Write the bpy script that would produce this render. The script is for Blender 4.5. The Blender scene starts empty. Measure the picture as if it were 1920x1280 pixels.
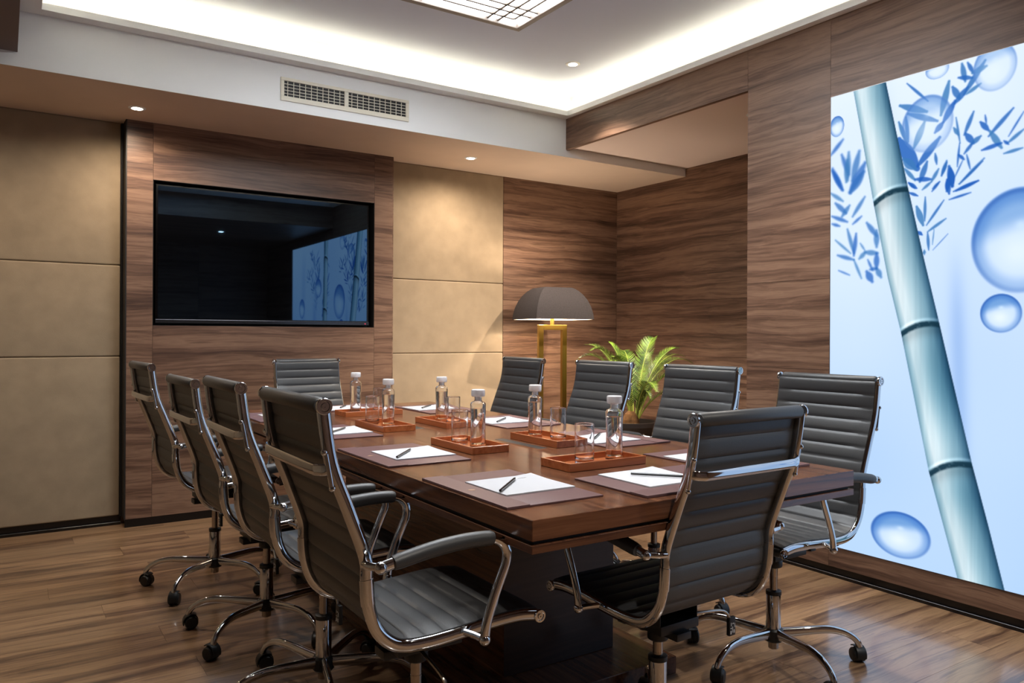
import bpy, bmesh, math, random
import numpy as np
from mathutils import Vector, Matrix

random.seed(7)
SC = bpy.context.scene
COL = SC.collection
PI = math.pi

# ------------------------------------------------------------------ camera
CAM_H = 1.168
FPX, YAW, YH, ROLL = 1443.9, math.radians(33.424), 627.24, math.radians(-0.282)
cam_data = bpy.data.cameras.new('camera')
cam = bpy.data.objects.new('camera', cam_data)
COL.objects.link(cam)
SC.camera = cam
fwd = Vector((math.sin(YAW), math.cos(YAW), 0))
rgt = Vector((math.cos(YAW), -math.sin(YAW), 0))
up = Vector((0, 0, 1))
r2 = math.cos(ROLL) * rgt - math.sin(ROLL) * up
u2 = math.sin(ROLL) * rgt + math.cos(ROLL) * up
m = Matrix((r2, u2, -fwd)).transposed().to_4x4()
m.translation = Vector((0, 0, CAM_H))
cam.matrix_world = m
cam_data.sensor_fit = 'HORIZONTAL'
cam_data.sensor_width = 36.0
cam_data.lens = FPX / 1920 * 36.0
cam_data.shift_y = -(640 - YH) / 1920
cam_data.clip_start = 0.05
cam_data.clip_end = 60

# ------------------------------------------------------------------ world, exposure
W = bpy.data.worlds.new('room_dark')
SC.world = W
W.use_nodes = True
W.node_tree.nodes['Background'].inputs[0].default_value = (0.5, 0.6, 0.8, 1)
W.node_tree.nodes['Background'].inputs[1].default_value = 0.05
vs = SC.view_settings
vs.view_transform = 'Standard'
vs.look = 'None'
vs.gamma = 1.0
vs.use_curve_mapping = False
vs.exposure = 0.88

# light levels (one place)
SPOT_W = 105.0          # recessed downlights in the tray ceiling
SOFFIT_W = 58.0         # recessed downlights in the low soffit
COVE_E = 15.0           # LED strip in the cove
PANEL_E = 9.0           # square lattice ceiling fixture
MURAL_E = 0.61          # backlit mural

def col(s):
    """sRGB 0-255 triple -> linear rgba"""
    o = []
    for c in s:
        c = c / 255.0
        o.append(c / 12.92 if c <= 0.04045 else ((c + 0.055) / 1.055) ** 2.4)
    return (*o, 1.0)

def spot(name, loc, watts, angle, blend, size, color):
    l = bpy.data.lights.new(name, 'SPOT')
    l.energy = watts; l.spot_size = math.radians(angle); l.spot_blend = blend
    l.shadow_soft_size = size; l.color = color
    o = bpy.data.objects.new(name, l); COL.objects.link(o); o.location = loc
    return o

WARM = (1.0, 0.83, 0.64)
NEUT = (1.0, 0.92, 0.82)
Z_CEIL = 2.90
Z_SOF = 2.446
CEIL_SPOTS = [(3.03, 3.90), (0.45, 3.90), (0.45, 2.05), (2.75, 2.00)]
REAR_FILL_SPOTS = [(0.9, 0.1), (2.3, 0.1)]  # added fill lamps behind the camera, to brighten the near chairs
Z_REAR = 2.46
ALC_SPOT = (3.80, 3.10, 2.512)
SOF_SPOTS = [(0.628, 4.835), (2.819, 4.825), (-0.6, 4.83)]
for i, (x, y) in enumerate(CEIL_SPOTS):
    spot('ceiling_spot', (x, y, Z_CEIL - 0.02), SPOT_W * (0.95, 0.3, 0.3, 0.55)[i], 100, 0.7, 0.03, NEUT)
for x, y in REAR_FILL_SPOTS:
    spot('rear_fill_spot', (x, y, Z_REAR - 0.02), SPOT_W * 0.6, 110, 0.8, 0.03, NEUT)
for i, (x, y) in enumerate(SOF_SPOTS):
    spot('soffit_spot', (x, y, Z_SOF - 0.02), SOFFIT_W * (0.40, 0.68, 0.33)[i], 165, 1.0, 0.03, WARM)
asp = spot('alcove_spot', (ALC_SPOT[0], ALC_SPOT[1], ALC_SPOT[2] - 0.02), 170, 70, 0.9, 0.022, WARM)
asp.rotation_euler = Vector((-.50, 2.1, -2.0)).to_track_quat('-Z', 'Y').to_euler()

# ------------------------------------------------------------------ helpers
class MB:
    def __init__(self):
        self.v = []; self.f = []
    def box(self, x0, x1, y0, y1, z0, z1):
        b = len(self.v)
        for z in (z0, z1):
            self.v += [(x0, y0, z), (x1, y0, z), (x1, y1, z), (x0, y1, z)]
        self.f += [tuple(b + i for i in q) for q in ((0, 3, 2, 1), (4, 5, 6, 7), (0, 1, 5, 4), (1, 2, 6, 5), (2, 3, 7, 6), (3, 0, 4, 7))]
        return self
    def quad(self, a, b, c, d):
        n = len(self.v); self.v += [a, b, c, d]; self.f.append((n, n + 1, n + 2, n + 3)); return self
    def lathe(self, prof, seg=24, c=(0, 0, 0), axis='z', close=False):
        b = len(self.v); n = len(prof)
        for k in range(seg):
            a = 2 * PI * k / seg
            for r, h in prof:
                p = (r * math.cos(a), r * math.sin(a), h)
                if axis == 'x': p = (h, r * math.cos(a), r * math.sin(a))
                if axis == 'y': p = (r * math.sin(a), h, r * math.cos(a))
                self.v.append((p[0] + c[0], p[1] + c[1], p[2] + c[2]))
        for k in range(seg):
            k2 = (k + 1) % seg
            for i in range(n - 1 if not close else n):
                j = (i + 1) % n
                self.f.append((b + k * n + i, b + k2 * n + i, b + k2 * n + j, b + k * n + j))
        if not close:
            self.f.append(tuple(b + k * n for k in reversed(range(seg))))
            self.f.append(tuple(b + k * n + n - 1 for k in range(seg)))
        return self
    def tube(self, pts, rx, ry=None, seg=12, side=None, cap=True, expo=1.0):
        """sweep an ellipse; rx along the 'side' direction, ry along the other. rx/ry may be lists"""
        pts = [Vector(p) for p in pts]; n = len(pts); b = len(self.v)
        if ry is None: ry = rx
        RX = rx if isinstance(rx, (list, tuple)) else [rx] * n
        RY = ry if isinstance(ry, (list, tuple)) else [ry] * n
        prev = None
        for i, p in enumerate(pts):
            t = (pts[min(i + 1, n - 1)] - pts[max(i - 1, 0)]).normalized()
            if side is not None:
                s = Vector(side); s = (s - t * s.dot(t)).normalized()
            else:
                if prev is None:
                    s = Vector((0, 0, 1)) if abs(t.z) < .9 else Vector((1, 0, 0))
                else: s = prev
                s = (s - t * s.dot(t)).normalized(); prev = s
            w = t.cross(s).normalized()
            for k in range(seg):
                a = 2 * PI * k / seg
                ca, sa = math.cos(a), math.sin(a)
                ca = math.copysign(abs(ca) ** expo, ca); sa = math.copysign(abs(sa) ** expo, sa)
                q = p + s * (ca * RX[i]) + w * (sa * RY[i])
                self.v.append(tuple(q))
        for i in range(n - 1):
            for k in range(seg):
                k2 = (k + 1) % seg
                self.f.append((b + i * seg + k, b + i * seg + k2, b + (i + 1) * seg + k2, b + (i + 1) * seg + k))
        if cap:
            self.f.append(tuple(b + k for k in reversed(range(seg))))
            self.f.append(tuple(b + (n - 1) * seg + k for k in range(seg)))
        return self
    def sphere(self, c, r, seg=14, rings=8, sz=1.0):
        prof = [(r * math.sin(PI * i / rings) if 0 < i < rings else 1e-5, -r * sz * math.cos(PI * i / rings)) for i in range(rings + 1)]
        return self.lathe(prof, seg, c)
    def xform(self, M):
        self.v = [tuple(M @ Vector(p)) for p in self.v]; return self
    def mesh(self, name, mat, smooth=False, bevel=0.0, bseg=2, angle=35):
        me = bpy.data.meshes.new(name)
        me.from_pydata(self.v, [], self.f); me.validate(); me.update()
        bm = bmesh.new(); bm.from_mesh(me)
        bmesh.ops.recalc_face_normals(bm, faces=bm.faces)
        if bevel:
            es = [e for e in bm.edges if len(e.link_faces) == 2 and e.calc_face_angle(0) > math.radians(40)]
            bmesh.ops.bevel(bm, geom=es, offset=bevel, segments=bseg, affect='EDGES', profile=0.6)
        bm.to_mesh(me); bm.free()
        if smooth:
            for p in me.polygons: p.use_smooth = True
            try: me.set_sharp_from_angle(angle=math.radians(angle))
            except Exception: pass
        if mat: me.materials.append(mat)
        return me
    def build(self, name, mat, parent=None, **k):
        return link(name, self.mesh(name, mat, **k), parent)

def link(name, me, parent=None, loc=None):
    o = bpy.data.objects.new(name, me); COL.objects.link(o)
    if parent is not None: o.parent = parent
    if loc: o.location = loc
    return o

def tag(o, label=None, cat=None, group=None, kind=None):
    if label: o['label'] = label
    if cat: o['category'] = cat
    if group: o['group'] = group
    if kind: o['kind'] = kind
    return o

def empty(name, loc=(0, 0, 0), rz=0.0):
    o = bpy.data.objects.new(name, None); COL.objects.link(o)
    o.location = loc; o.rotation_euler = (0, 0, rz); o.empty_display_size = 0.1
    return o

def children(o): return [c for c in bpy.data.objects if c.parent == o]

def copy_tree(o, parent=None):
    c = o.copy(); COL.objects.link(c); c.parent = parent
    for ch in children(o): copy_tree(ch, c)
    return c

def smooth_path(ctrl, per=6):
    """Catmull-Rom through control points"""
    P = [Vector(c) for c in ctrl]; out = []
    for i in range(len(P) - 1):
        p0 = P[max(i - 1, 0)]; p1 = P[i]; p2 = P[i + 1]; p3 = P[min(i + 2, len(P) - 1)]
        for k in range(per):
            t = k / per
            out.append(0.5 * ((2 * p1) + (p2 - p0) * t + (2 * p0 - 5 * p1 + 4 * p2 - p3) * t * t + (3 * p1 - p0 - 3 * p2 + p3) * t ** 3))
    out.append(P[-1].copy())
    return out

# ------------------------------------------------------------------ materials
def new_mat(name):
    m = bpy.data.materials.new(name); m.use_nodes = True
    nt = m.node_tree; b = nt.nodes['Principled BSDF']
    return m, nt, b

def simple(name, c, rough=0.5, metal=0.0, spec=0.5, emit=None, estr=0.0, bump=0.0, bscale=200.0, coat=0.0, var=0.0, vscale=8.0):
    m, nt, b = new_mat(name)
    b.inputs['Base Color'].default_value = col(c)
    b.inputs['Roughness'].default_value = rough
    b.inputs['Metallic'].default_value = metal
    b.inputs['Specular IOR Level'].default_value = spec
    b.inputs['Coat Weight'].default_value = coat
    if emit:
        b.inputs['Emission Color'].default_value = (*emit, 1) if len(emit) == 3 else emit
        b.inputs['Emission Strength'].default_value = estr
    if bump or var:
        tc = nt.nodes.new('ShaderNodeTexCoord')
    if bump:
        n = nt.nodes.new('ShaderNodeTexNoise'); n.inputs['Scale'].default_value = bscale; n.inputs['Detail'].default_value = 3
        bp = nt.nodes.new('ShaderNodeBump'); bp.inputs['Strength'].default_value = bump; bp.inputs['Distance'].default_value = 0.002
        nt.links.new(tc.outputs['Object'], n.inputs['Vector']); nt.links.new(n.outputs['Fac'], bp.inputs['Height'])
        nt.links.new(bp.outputs['Normal'], b.inputs['Normal'])
    if var:
        n = nt.nodes.new('ShaderNodeTexNoise'); n.inputs['Scale'].default_value = vscale; n.inputs['Detail'].default_value = 6
        mx = nt.nodes.new('ShaderNodeMix'); mx.data_type = 'RGBA'; mx.blend_type = 'MULTIPLY'
        mx.inputs['Factor'].default_value = 1.0
        cr = nt.nodes.new('ShaderNodeValToRGB')
        cr.color_ramp.elements[0].position = 0.3; cr.color_ramp.elements[0].color = (1 - var, 1 - var, 1 - var, 1)
        cr.color_ramp.elements[1].position = 0.7; cr.color_ramp.elements[1].color = (1, 1, 1, 1)
        nt.links.new(tc.outputs['Object'], n.inputs['Vector']); nt.links.new(n.outputs['Fac'], cr.inputs['Fac'])
        mx.inputs['A'].default_value = col(c); nt.links.new(cr.outputs['Color'], mx.inputs['B'])
        nt.links.new(mx.outputs['Result'], b.inputs['Base Color'])
    return m

def wood(name, stops, axis='x', rough=0.4, gscale=1.0, spec=0.4, rand=True, coat=0.0, bump=0.08, wave=0.06, width=1.0, tone=0.0):
    """walnut-like: long streaks along `axis`; stops = list of (pos, rgb255)"""
    m, nt, b = new_mat(name)
    N, L = nt.nodes, nt.links
    tc = N.new('ShaderNodeTexCoord')
    add = N.new('ShaderNodeVectorMath'); add.operation = 'ADD'
    L.new(tc.outputs['Object'], add.inputs[0])
    if rand:
        oi = N.new('ShaderNodeObjectInfo')
        cmb = N.new('ShaderNodeVectorMath'); cmb.operation = 'SCALE'
        cx = N.new('ShaderNodeCombineXYZ')
        for i, k in enumerate((17.0, 31.0, 23.0)):
            mt = N.new('ShaderNodeMath'); mt.operation = 'MULTIPLY'; mt.inputs[1].default_value = k
            L.new(oi.outputs['Random'], mt.inputs[0]); L.new(mt.outputs[0], cx.inputs[i])
        L.new(cx.outputs[0], add.inputs[1])
    # waviness
    mp0 = N.new('ShaderNodeMapping')
    s0 = {'x': (1.3, 5, 5), 'y': (5, 1.3, 5), 'z': (5, 5, 1.3)}[axis]
    mp0.inputs['Scale'].default_value = s0
    L.new(add.outputs[0], mp0.inputs['Vector'])
    nw = N.new('ShaderNodeTexNoise'); nw.inputs['Scale'].default_value = 1.0; nw.inputs['Detail'].default_value = 3
    L.new(mp0.outputs[0], nw.inputs['Vector'])
    sub = N.new('ShaderNodeVectorMath'); sub.operation = 'SUBTRACT'; sub.inputs[1].default_value = (.5, .5, .5)
    L.new(nw.outputs['Color'], sub.inputs[0])
    scl = N.new('ShaderNodeVectorMath'); scl.operation = 'SCALE'; scl.inputs['Scale'].default_value = wave
    L.new(sub.outputs[0], scl.inputs[0])
    ad2 = N.new('ShaderNodeVectorMath'); ad2.operation = 'ADD'
    L.new(add.outputs[0], ad2.inputs[0]); L.new(scl.outputs[0], ad2.inputs[1])
    def layer(sc_long, sc_cross, detail, rough_):
        mp = N.new('ShaderNodeMapping')
        s = {'x': (sc_long, sc_cross, sc_cross), 'y': (sc_cross, sc_long, sc_cross), 'z': (sc_cross, sc_cross, sc_long)}[axis]
        mp.inputs['Scale'].default_value = s
        L.new(ad2.outputs[0], mp.inputs['Vector'])
        n = N.new('ShaderNodeTexNoise'); n.inputs['Scale'].default_value = gscale
        n.inputs['Detail'].default_value = detail; n.inputs['Roughness'].default_value = rough_
        L.new(mp.outputs[0], n.inputs['Vector'])
        return n
    n1 = layer(0.45, 15.0 * width, 7, 0.68)
    n2 = layer(2.2, 95.0, 3, 0.6)
    ma = N.new('ShaderNodeMath'); ma.operation = 'MULTIPLY'; ma.inputs[1].default_value = 0.74
    mb_ = N.new('ShaderNodeMath'); mb_.operation = 'MULTIPLY'; mb_.inputs[1].default_value = 0.26
    ms = N.new('ShaderNodeMath'); ms.operation = 'ADD'
    L.new(n1.outputs['Fac'], ma.inputs[0]); L.new(n2.outputs['Fac'], mb_.inputs[0])
    L.new(ma.outputs[0], ms.inputs[0]); L.new(mb_.outputs[0], ms.inputs[1])
    cr = N.new('ShaderNodeValToRGB')
    el = cr.color_ramp.elements
    while len(el) < len(stops): el.new(0.5)
    for e, (p, c) in zip(el, stops):
        e.position = p; e.color = col(c)
    L.new(ms.outputs[0], cr.inputs['Fac'])
    if tone:
        tm = N.new('ShaderNodeMapRange'); tm.inputs['To Min'].default_value = 1 - tone; tm.inputs['To Max'].default_value = 1 + tone * .6
        L.new(oi.outputs['Random'], tm.inputs['Value'])
        vm = N.new('ShaderNodeVectorMath'); vm.operation = 'SCALE'
        L.new(cr.outputs['Color'], vm.inputs[0]); L.new(tm.outputs[0], vm.inputs['Scale'])
        L.new(vm.outputs[0], b.inputs['Base Color'])
    else:
        L.new(cr.outputs['Color'], b.inputs['Base Color'])
    b.inputs['Roughness'].default_value = rough
    b.inputs['Specular IOR Level'].default_value = spec
    b.inputs['Coat Weight'].default_value = coat
    b.inputs['Coat Roughness'].default_value = 0.12
    if bump:
        bp = N.new('ShaderNodeBump'); bp.inputs['Strength'].default_value = bump; bp.inputs['Distance'].default_value = 0.001
        L.new(n2.outputs['Fac'], bp.inputs['Height']); L.new(bp.outputs['Normal'], b.inputs['Normal'])
    return m

WALL_STOPS = [(0.32, (50, 34, 27)), (0.41, (80, 57, 45)), (0.49, (108, 81, 65)), (0.57, (130, 101, 82)), (0.65, (100, 74, 60)), (0.76, (70, 50, 41))]
M_WALLX = wood('walnut_wall_x', WALL_STOPS, 'x', rough=0.42, wave=.09)
M_WALLY = wood('walnut_wall_y', WALL_STOPS, 'y', rough=0.42, wave=.09)
FLOOR_STOPS = [(0.32, (50, 35, 28)), (0.41, (88, 64, 48)), (0.49, (128, 99, 73)), (0.56, (152, 121, 91)), (0.63, (112, 85, 67)), (0.72, (74, 55, 48))]
M_FLOOR = wood('oak_floor', FLOOR_STOPS, 'x', rough=0.30, width=0.9, spec=0.6, coat=0.6, wave=0.10, tone=0.20)
TABLE_STOPS = [(0.30, (42, 24, 17)), (0.42, (72, 43, 29)), (0.52, (98, 61, 40)), (0.62, (114, 74, 50)), (0.74, (72, 43, 30))]
M_TABLE = wood('walnut_table', TABLE_STOPS, 'y', rough=0.22, rand=False, coat=0.0, spec=0.34, width=2.0, bump=0.03)
M_TABLEX = wood('walnut_table_edge', TABLE_STOPS, 'x', rough=0.24, rand=False, coat=0.3, spec=0.5, width=1.6, bump=0.03)
PED_STOPS = [(0.3, (34, 22, 19)), (0.5, (54, 36, 30)), (0.7, (70, 48, 40))]
M_PEDX = wood('dark_pedestal', PED_STOPS, 'x', rough=0.3, rand=False, coat=0.2)
TRAY_STOPS = [(0.3, (142, 76, 42)), (0.5, (174, 98, 55)), (0.7, (192, 118, 70))]
M_TRAY = wood('cherry_tray', TRAY_STOPS, 'x', rough=0.25, coat=0.4, width=3, bump=0.02)
M_SUEDE = simple('tan_suede', (156, 138, 115), rough=0.9, spec=0.1, bump=0.25, bscale=240, var=0.17, vscale=9)
M_DARKCORE = simple('black_core', (16, 12, 10), rough=0.6)
M_SKIRT = simple('black_skirting', (9, 8, 9), rough=0.28, spec=0.5)
M_WHITE = simple('white_plaster', (232, 233, 234), rough=0.8, spec=0.2)
M_CEIL = simple('upper_ceiling_paint', (202, 210, 230), rough=0.85, spec=0.2)
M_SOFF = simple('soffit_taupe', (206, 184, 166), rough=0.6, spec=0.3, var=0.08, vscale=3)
M_PINK = simple('alcove_ceiling_paint', (222, 204, 198), rough=0.8, spec=0.2)
M_BEAM = simple('grey_beam_paint', (110, 100, 100), rough=0.8)
M_CHROME = simple('chrome', (208, 210, 214), rough=0.045, metal=1.0)
M_STEEL = simple('brushed_steel', (180, 170, 160), rough=0.22, metal=1.0)
M_LEATHER = simple('black_leather', (56, 57, 59), rough=0.42, spec=0.5, bump=0.15, bscale=420)
M_PLASTIC = simple('black_plastic', (17, 17, 18), rough=0.42)
M_BRASS = simple('brushed_brass', (176, 146, 74), rough=0.32, metal=1.0)
M_SHADE = simple('grey_felt_shade', (62, 57, 57), rough=0.95, spec=0.1, bump=0.9, bscale=330, var=0.25, vscale=160)
M_SHADEIN = simple('white_shade_lining', (240, 236, 228), rough=0.8)
M_BLOT = simple('burgundy_leather', (100, 72, 73), rough=0.42, spec=0.4, bump=0.12, bscale=300)
M_PAPER = simple('white_paper', (190, 192, 198), rough=0.8, spec=0.2)
M_PEN = simple('black_pencil', (22, 22, 24), rough=0.3)
M_TVB = simple('tv_black', (6, 6, 7), rough=0.12)
M_POT = simple('dark_pot', (42, 34, 31), rough=0.5)
M_SOIL = simple('soil', (38, 28, 20), rough=0.95)
M_FRAMEG = simple('fixture_bronze', (120, 108, 98), rough=0.45)
M_VENT = simple('vent_cream', (214, 208, 192), rough=0.5)
M_STITCH = simple('grey_stitch', (92, 90, 88), rough=0.7)
M_EMBLEM = simple('gold_emboss', (150, 116, 96), rough=0.4)
M_GREYPRINT = simple('pale_grey_print', (196, 198, 204), rough=0.8)

def emitter(name, c, s):
    m = bpy.data.materials.new(name); m.use_nodes = True; nt = m.node_tree
    for n in list(nt.nodes): nt.nodes.remove(n)
    e = nt.nodes.new('ShaderNodeEmission'); o = nt.nodes.new('ShaderNodeOutputMaterial')
    e.inputs[0].default_value = (*c, 1); e.inputs[1].default_value = s
    nt.links.new(e.outputs[0], o.inputs[0]); return m
M_COVE = emitter('led_strip', (1.0, 0.87, 0.57), COVE_E)
M_PANEL = emitter('panel_diffuser', (0.90, 0.95, 1.0), PANEL_E)
M_LAMPFACE = emitter('downlight_glass', (1.0, 0.93, 0.80), 14.0)
M_BULB = emitter('warm_bulb', (1.0, 0.84, 0.62), 9.0)

def glass(name, ior, rough=0.0, tint=(1, 1, 1)):
    m, nt, b = new_mat(name)
    b.inputs['Base Color'].default_value = (*tint, 1)
    b.inputs['Roughness'].default_value = rough
    b.inputs['IOR'].default_value = ior
    b.inputs['Transmission Weight'].default_value = 1.0
    return m
M_GLASS = glass('clear_glass', 1.47)
M_WATER = glass('water', 1.33)
M_FROST = glass('frosted_stopper', 1.4, 0.22)
M_FROST.node_tree.nodes['Principled BSDF'].inputs['Transmission Weight'].default_value = 0.35
M_FROST.node_tree.nodes['Principled BSDF'].inputs['Base Color'].default_value = (0.96, 0.97, 1.0, 1)

m, nt, b = new_mat('tv_screen')
b.inputs['Base Color'].default_value = (0.0015, 0.0015, 0.002, 1)
b.inputs['Roughness'].default_value = 0.02
b.inputs['IOR'].default_value = 2.5
b.inputs['Specular Tint'].default_value = (0.32, 0.62, 1.0, 1)
M_SCREEN = m

# frond material: green varied per leaflet by object position
m, nt, b = new_mat('palm_green')
tc = nt.nodes.new('ShaderNodeTexCoord'); n = nt.nodes.new('ShaderNodeTexNoise'); n.inputs['Scale'].default_value = 14
cr = nt.nodes.new('ShaderNodeValToRGB')
cr.color_ramp.elements[0].position = .35; cr.color_ramp.elements[0].color = col((38, 68, 24))
cr.color_ramp.elements[1].position = .68; cr.color_ramp.elements[1].color = col((120, 152, 50))
nt.links.new(tc.outputs['Object'], n.inputs['Vector']); nt.links.new(n.outputs['Fac'], cr.inputs['Fac'])
nt.links.new(cr.outputs[0], b.inputs['Base Color']); b.inputs['Roughness'].default_value = .4
b.inputs['Transmission Weight'].default_value = 0.0
M_PALM = m
M_STALK = simple('palm_stalk', (150, 158, 70), rough=0.5)
M_TRUNK = simple('palm_trunk', (140, 96, 52), rough=0.9, var=0.5, vscale=40)

# ------------------------------------------------------------------ room constants
YB = 5.238      # back wall
YC = 5.118      # front of the wall column that holds the television
XA = 4.577      # alcove side wall
XL = 3.366      # right wall
YS = 4.409      # soffit face
YAL = 2.786     # near end of the alcove
ZB = 2.717      # cove band height
XW0, YW0 = -1.6, -1.6

# ================================================================== ROOM
M_SEAM = simple('pale_joint', (158, 130, 108), rough=0.6)

# ---- floor
g = MB().box(XW0, XA + .1, YW0, YB + .1, -0.10, -0.013).build('floor', M_DARKCORE)
tag(g, kind='structure')
PW, PL = 0.192, 1.26
y = YB + .02
row = 0
while y > YW0:
    off = (row * 0.43 + random.random() * .25) % 1.0 * PL
    x = XW0 - off
    while x < XA:
        a, b_ = max(x, XW0) + .0004, min(x + PL, XA) - .0004
        if b_ - a > .02:
            MB().box(a, b_, y - PW + .0004, y - .0004, -0.013, 0.0).build('plank', M_FLOOR, g)
        x += PL
    y -= PW; row += 1

# ---- back wall: core, suede panels, walnut panels
wb = tag(MB().box(XW0, XA + .12, YB + .03, YB + .14, 0, 3.0).build('wall_back', M_SEAM), kind='structure')
def suede(x0, x1, z0, z1):
    MB().box(x0, x1, YB, YB + .03, z0, z1).build('upholstered_panel', M_SUEDE, wb, smooth=True, bevel=0.010, bseg=4, angle=80)
for x0, x1 in ((-1.6, -0.57), (-0.568, 0.592), (2.343, 3.369)):
    for z0, z1 in ((.056, 1.023), (1.025, 1.578), (1.580, 2.446)):
        suede(x0, x1, z0, z1)
MB().box(0.594, 0.612, YB - .0, YB + .03, .05, 2.446).build('dark_reveal', M_DARKCORE, wb)
for z0, z1 in ((.05, 1.0035), (1.0055, 1.4495), (1.4515, 2.446)):
    MB().box(3.371, XA, YB + .002, YB + .03, z0, z1).build('wood_panel', M_WALLX, wb)

# ---- column with the television recess
wc = MB()
wc.box(.614, .756, YC + .014, YB + .03, .05, 2.446); wc.box(2.2, 2.338, YC + .014, YB + .03, .05, 2.446)
wc.box(.756, 2.2, YC + .014, YB + .03, .05, 1.213); wc.box(.756, 2.2, YC + .014, YB + .03, 2.101, 2.446)
wcen = tag(wc.build('wall_centre', M_SEAM), kind='structure')
rc = MB(); rc.box(.757, .7585, YC + .001, YB + .02, 1.214, 2.1); rc.box(2.1975, 2.199, YC + .001, YB + .02, 1.214, 2.1)
rc.box(.757, 2.199, YC + .001, YB + .02, 1.2135, 1.215); rc.box(.757, 2.199, YC + .001, YB + .02, 2.099, 2.1005)
rc.box(.757, 2.199, YB, YB + .02, 1.214, 2.1)
rc.build('recess_lining', M_DARKCORE, wcen)
def wp(x0, x1, z0, z1): MB().box(x0, x1, YC, YC + .014, z0, z1).build('wood_panel', M_WALLX, wcen)
for x0, x1 in ((.612, .755), (2.201, 2.34)):
    for z0, z1 in ((.05, .640), (.6412, 1.180), (1.1812, 1.578), (1.5792, 2.19), (2.1912, 2.446)):
        wp(x0, x1, z0, z1)
wp(.7565, 2.1995, .05, .63); wp(.7565, 2.1995, .6312, 1.2135); wp(.7565, 2.1995, 2.1015, 2.446)
for x in (.605, 2.338):
    MB().box(x, x + .008, YC + .0005, YB + .02, .05, 2.446).build('side_return', M_DARKCORE if x < 1 else M_WALLX, wcen)

# ---- alcove side wall
wa = tag(MB().box(XA + .02, XA + .14, YAL - .2, YB + .14, 0, 3.0).build('wall_alcove', M_SEAM), kind='structure')
for z0, z1 in ((.05, 1.0035), (1.0055, 1.4495), (1.4515, 2.512)):
    MB().box(XA, XA + .02, YAL, YB, z0, z1).build('wood_panel', M_WALLY, wa)

# ---- right wall with the backlit mural
wr = MB(); wr.box(XL + .03, XL + .16, YW0, YAL - .031, 0, ZB)
wr = tag(wr.build('wall_right', M_SEAM), kind='structure')
MY0, MY1, MZ0, MZ1 = -0.35, 2.280, 0.150, 2.331
def rp(y0, y1, z0, z1): MB().box(XL, XL + .03, y0, y1, z0, z1).build('wood_panel', M_WALLY, wr)
for z0, z1 in ((.05, 1.0010), (1.0026, 1.4497), (1.4513, ZB)):
    rp(2.286, YAL, z0, z1)
rp(1.2215, 2.2845, MZ1 + .004, ZB); rp(MY0 - .006, 1.2195, MZ1 + .004, Z_REAR)
rp(0.94, 2.2845, .05, MZ0 - .004); rp(MY0 - .006, 0.938, .05, MZ0 - .004)
rp(YW0, MY0 - .008, .05, 1.45); rp(YW0, MY0 - .008, 1.4512, Z_REAR)
MB().box(XL + .0302, XA, YAL - .03, YAL - .0005, .05, 2.512).build('return_panel', M_WALLX, wr)

# ---- walls behind and beside the camera
wrear = tag(MB().box(XW0 - .1, XL + .1, YW0 - .12, YW0 - .02, 0, 3.0).build('wall_rear', M_SEAM), kind='structure')
for i in range(5):
    MB().box(XW0 + i * .993, XW0 + i * .993 + .991, YW0 - .02, YW0, .05, 2.717).build('wood_panel', M_WALLX, wrear)
wl = tag(MB().box(XW0 - .12, XW0 - .03, YW0, YB, 0, 3.0).build('wall_left', M_SEAM), kind='structure')
for i in range(6):
    for z0, z1 in ((.056, 1.023), (1.025, 1.578), (1.580, 2.52)):
        MB().box(XW0 - .03, XW0, YW0 + i * 1.14, YW0 + i * 1.14 + 1.138, z0, z1).build('upholstered_panel', M_SUEDE, wl, smooth=True, bevel=.010, bseg=3, angle=80)

# ---- skirtings
def skirt(name, *boxes):
    b = MB()
    for q in boxes: b.box(*q)
    return tag(b.build(name, M_SKIRT, bevel=.0015, bseg=1), kind='structure')
skirt('baseboard_back', (XW0, .600, YB + .012, YB + .03, 0, .056), (XW0, .600, YB - .004, YB + .012, 0, .018), (2.345, XA, YB + .010, YB + .03, 0, .052))
skirt('baseboard_centre', (.608, 2.340, YC + .004, YC + .016, 0, .050))
skirt('baseboard_alcove', (XA + .006, XA + .02, YAL, YB, 0, .050))
skirt('baseboard_right', (XL + .010, XL + .03, YW0, YAL, 0, .050), (XL - .002, XL + .010, YW0, YAL, 0, .016))
skirt('baseboard_rear', (XW0, XL, YW0 - .02, YW0 - .006, 0, .050))
skirt('baseboard_left', (XW0 - .03, XW0 - .012, YW0, YB, 0, .056))

# ---- ceiling: upper tray, cove, band, soffit, beams
CX0, CX1, CY0, CY1 = 0.145, 3.320, 1.60, 4.330      # lip opening
CO = 0.125                                             # depth of the cove behind the lip
c = tag(MB().box(CX0 - CO - .05, CX1 + CO + .05, CY0 - CO - .05, CY1 + CO + .05, Z_CEIL, Z_CEIL + .05).build('ceiling', M_CEIL), kind='structure')
cw = MB()
x0, x1, y0, y1 = CX0 - CO, CX1 + CO, CY0 - CO, CY1 + CO
cw.box(x0 - .03, x0, y0 - .03, y1 + .03, ZB + .02, Z_CEIL); cw.box(x1, x1 + .03, y0 - .03, y1 + .03, ZB + .02, Z_CEIL)
cw.box(x0, x1, y0 - .03, y0, ZB + .02, Z_CEIL); cw.box(x0, x1, y1, y1 + .03, ZB + .02, Z_CEIL)
cw.build('cove_wall', M_WHITE, c)
bd = MB()
bd.box(XW0, XL + .16, CY1, YS + .1, ZB, ZB + .02); bd.box(CX1, XL + .16, YW0, CY1, ZB, ZB + .02)
bd.box(XW0, CX0, YW0, CY1, ZB, ZB + .02); bd.box(CX0, CX1, YW0, CY0, ZB, ZB + .02)
bd.build('cove_band', M_WHITE, c)
lp = MB(); t = .008
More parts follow.
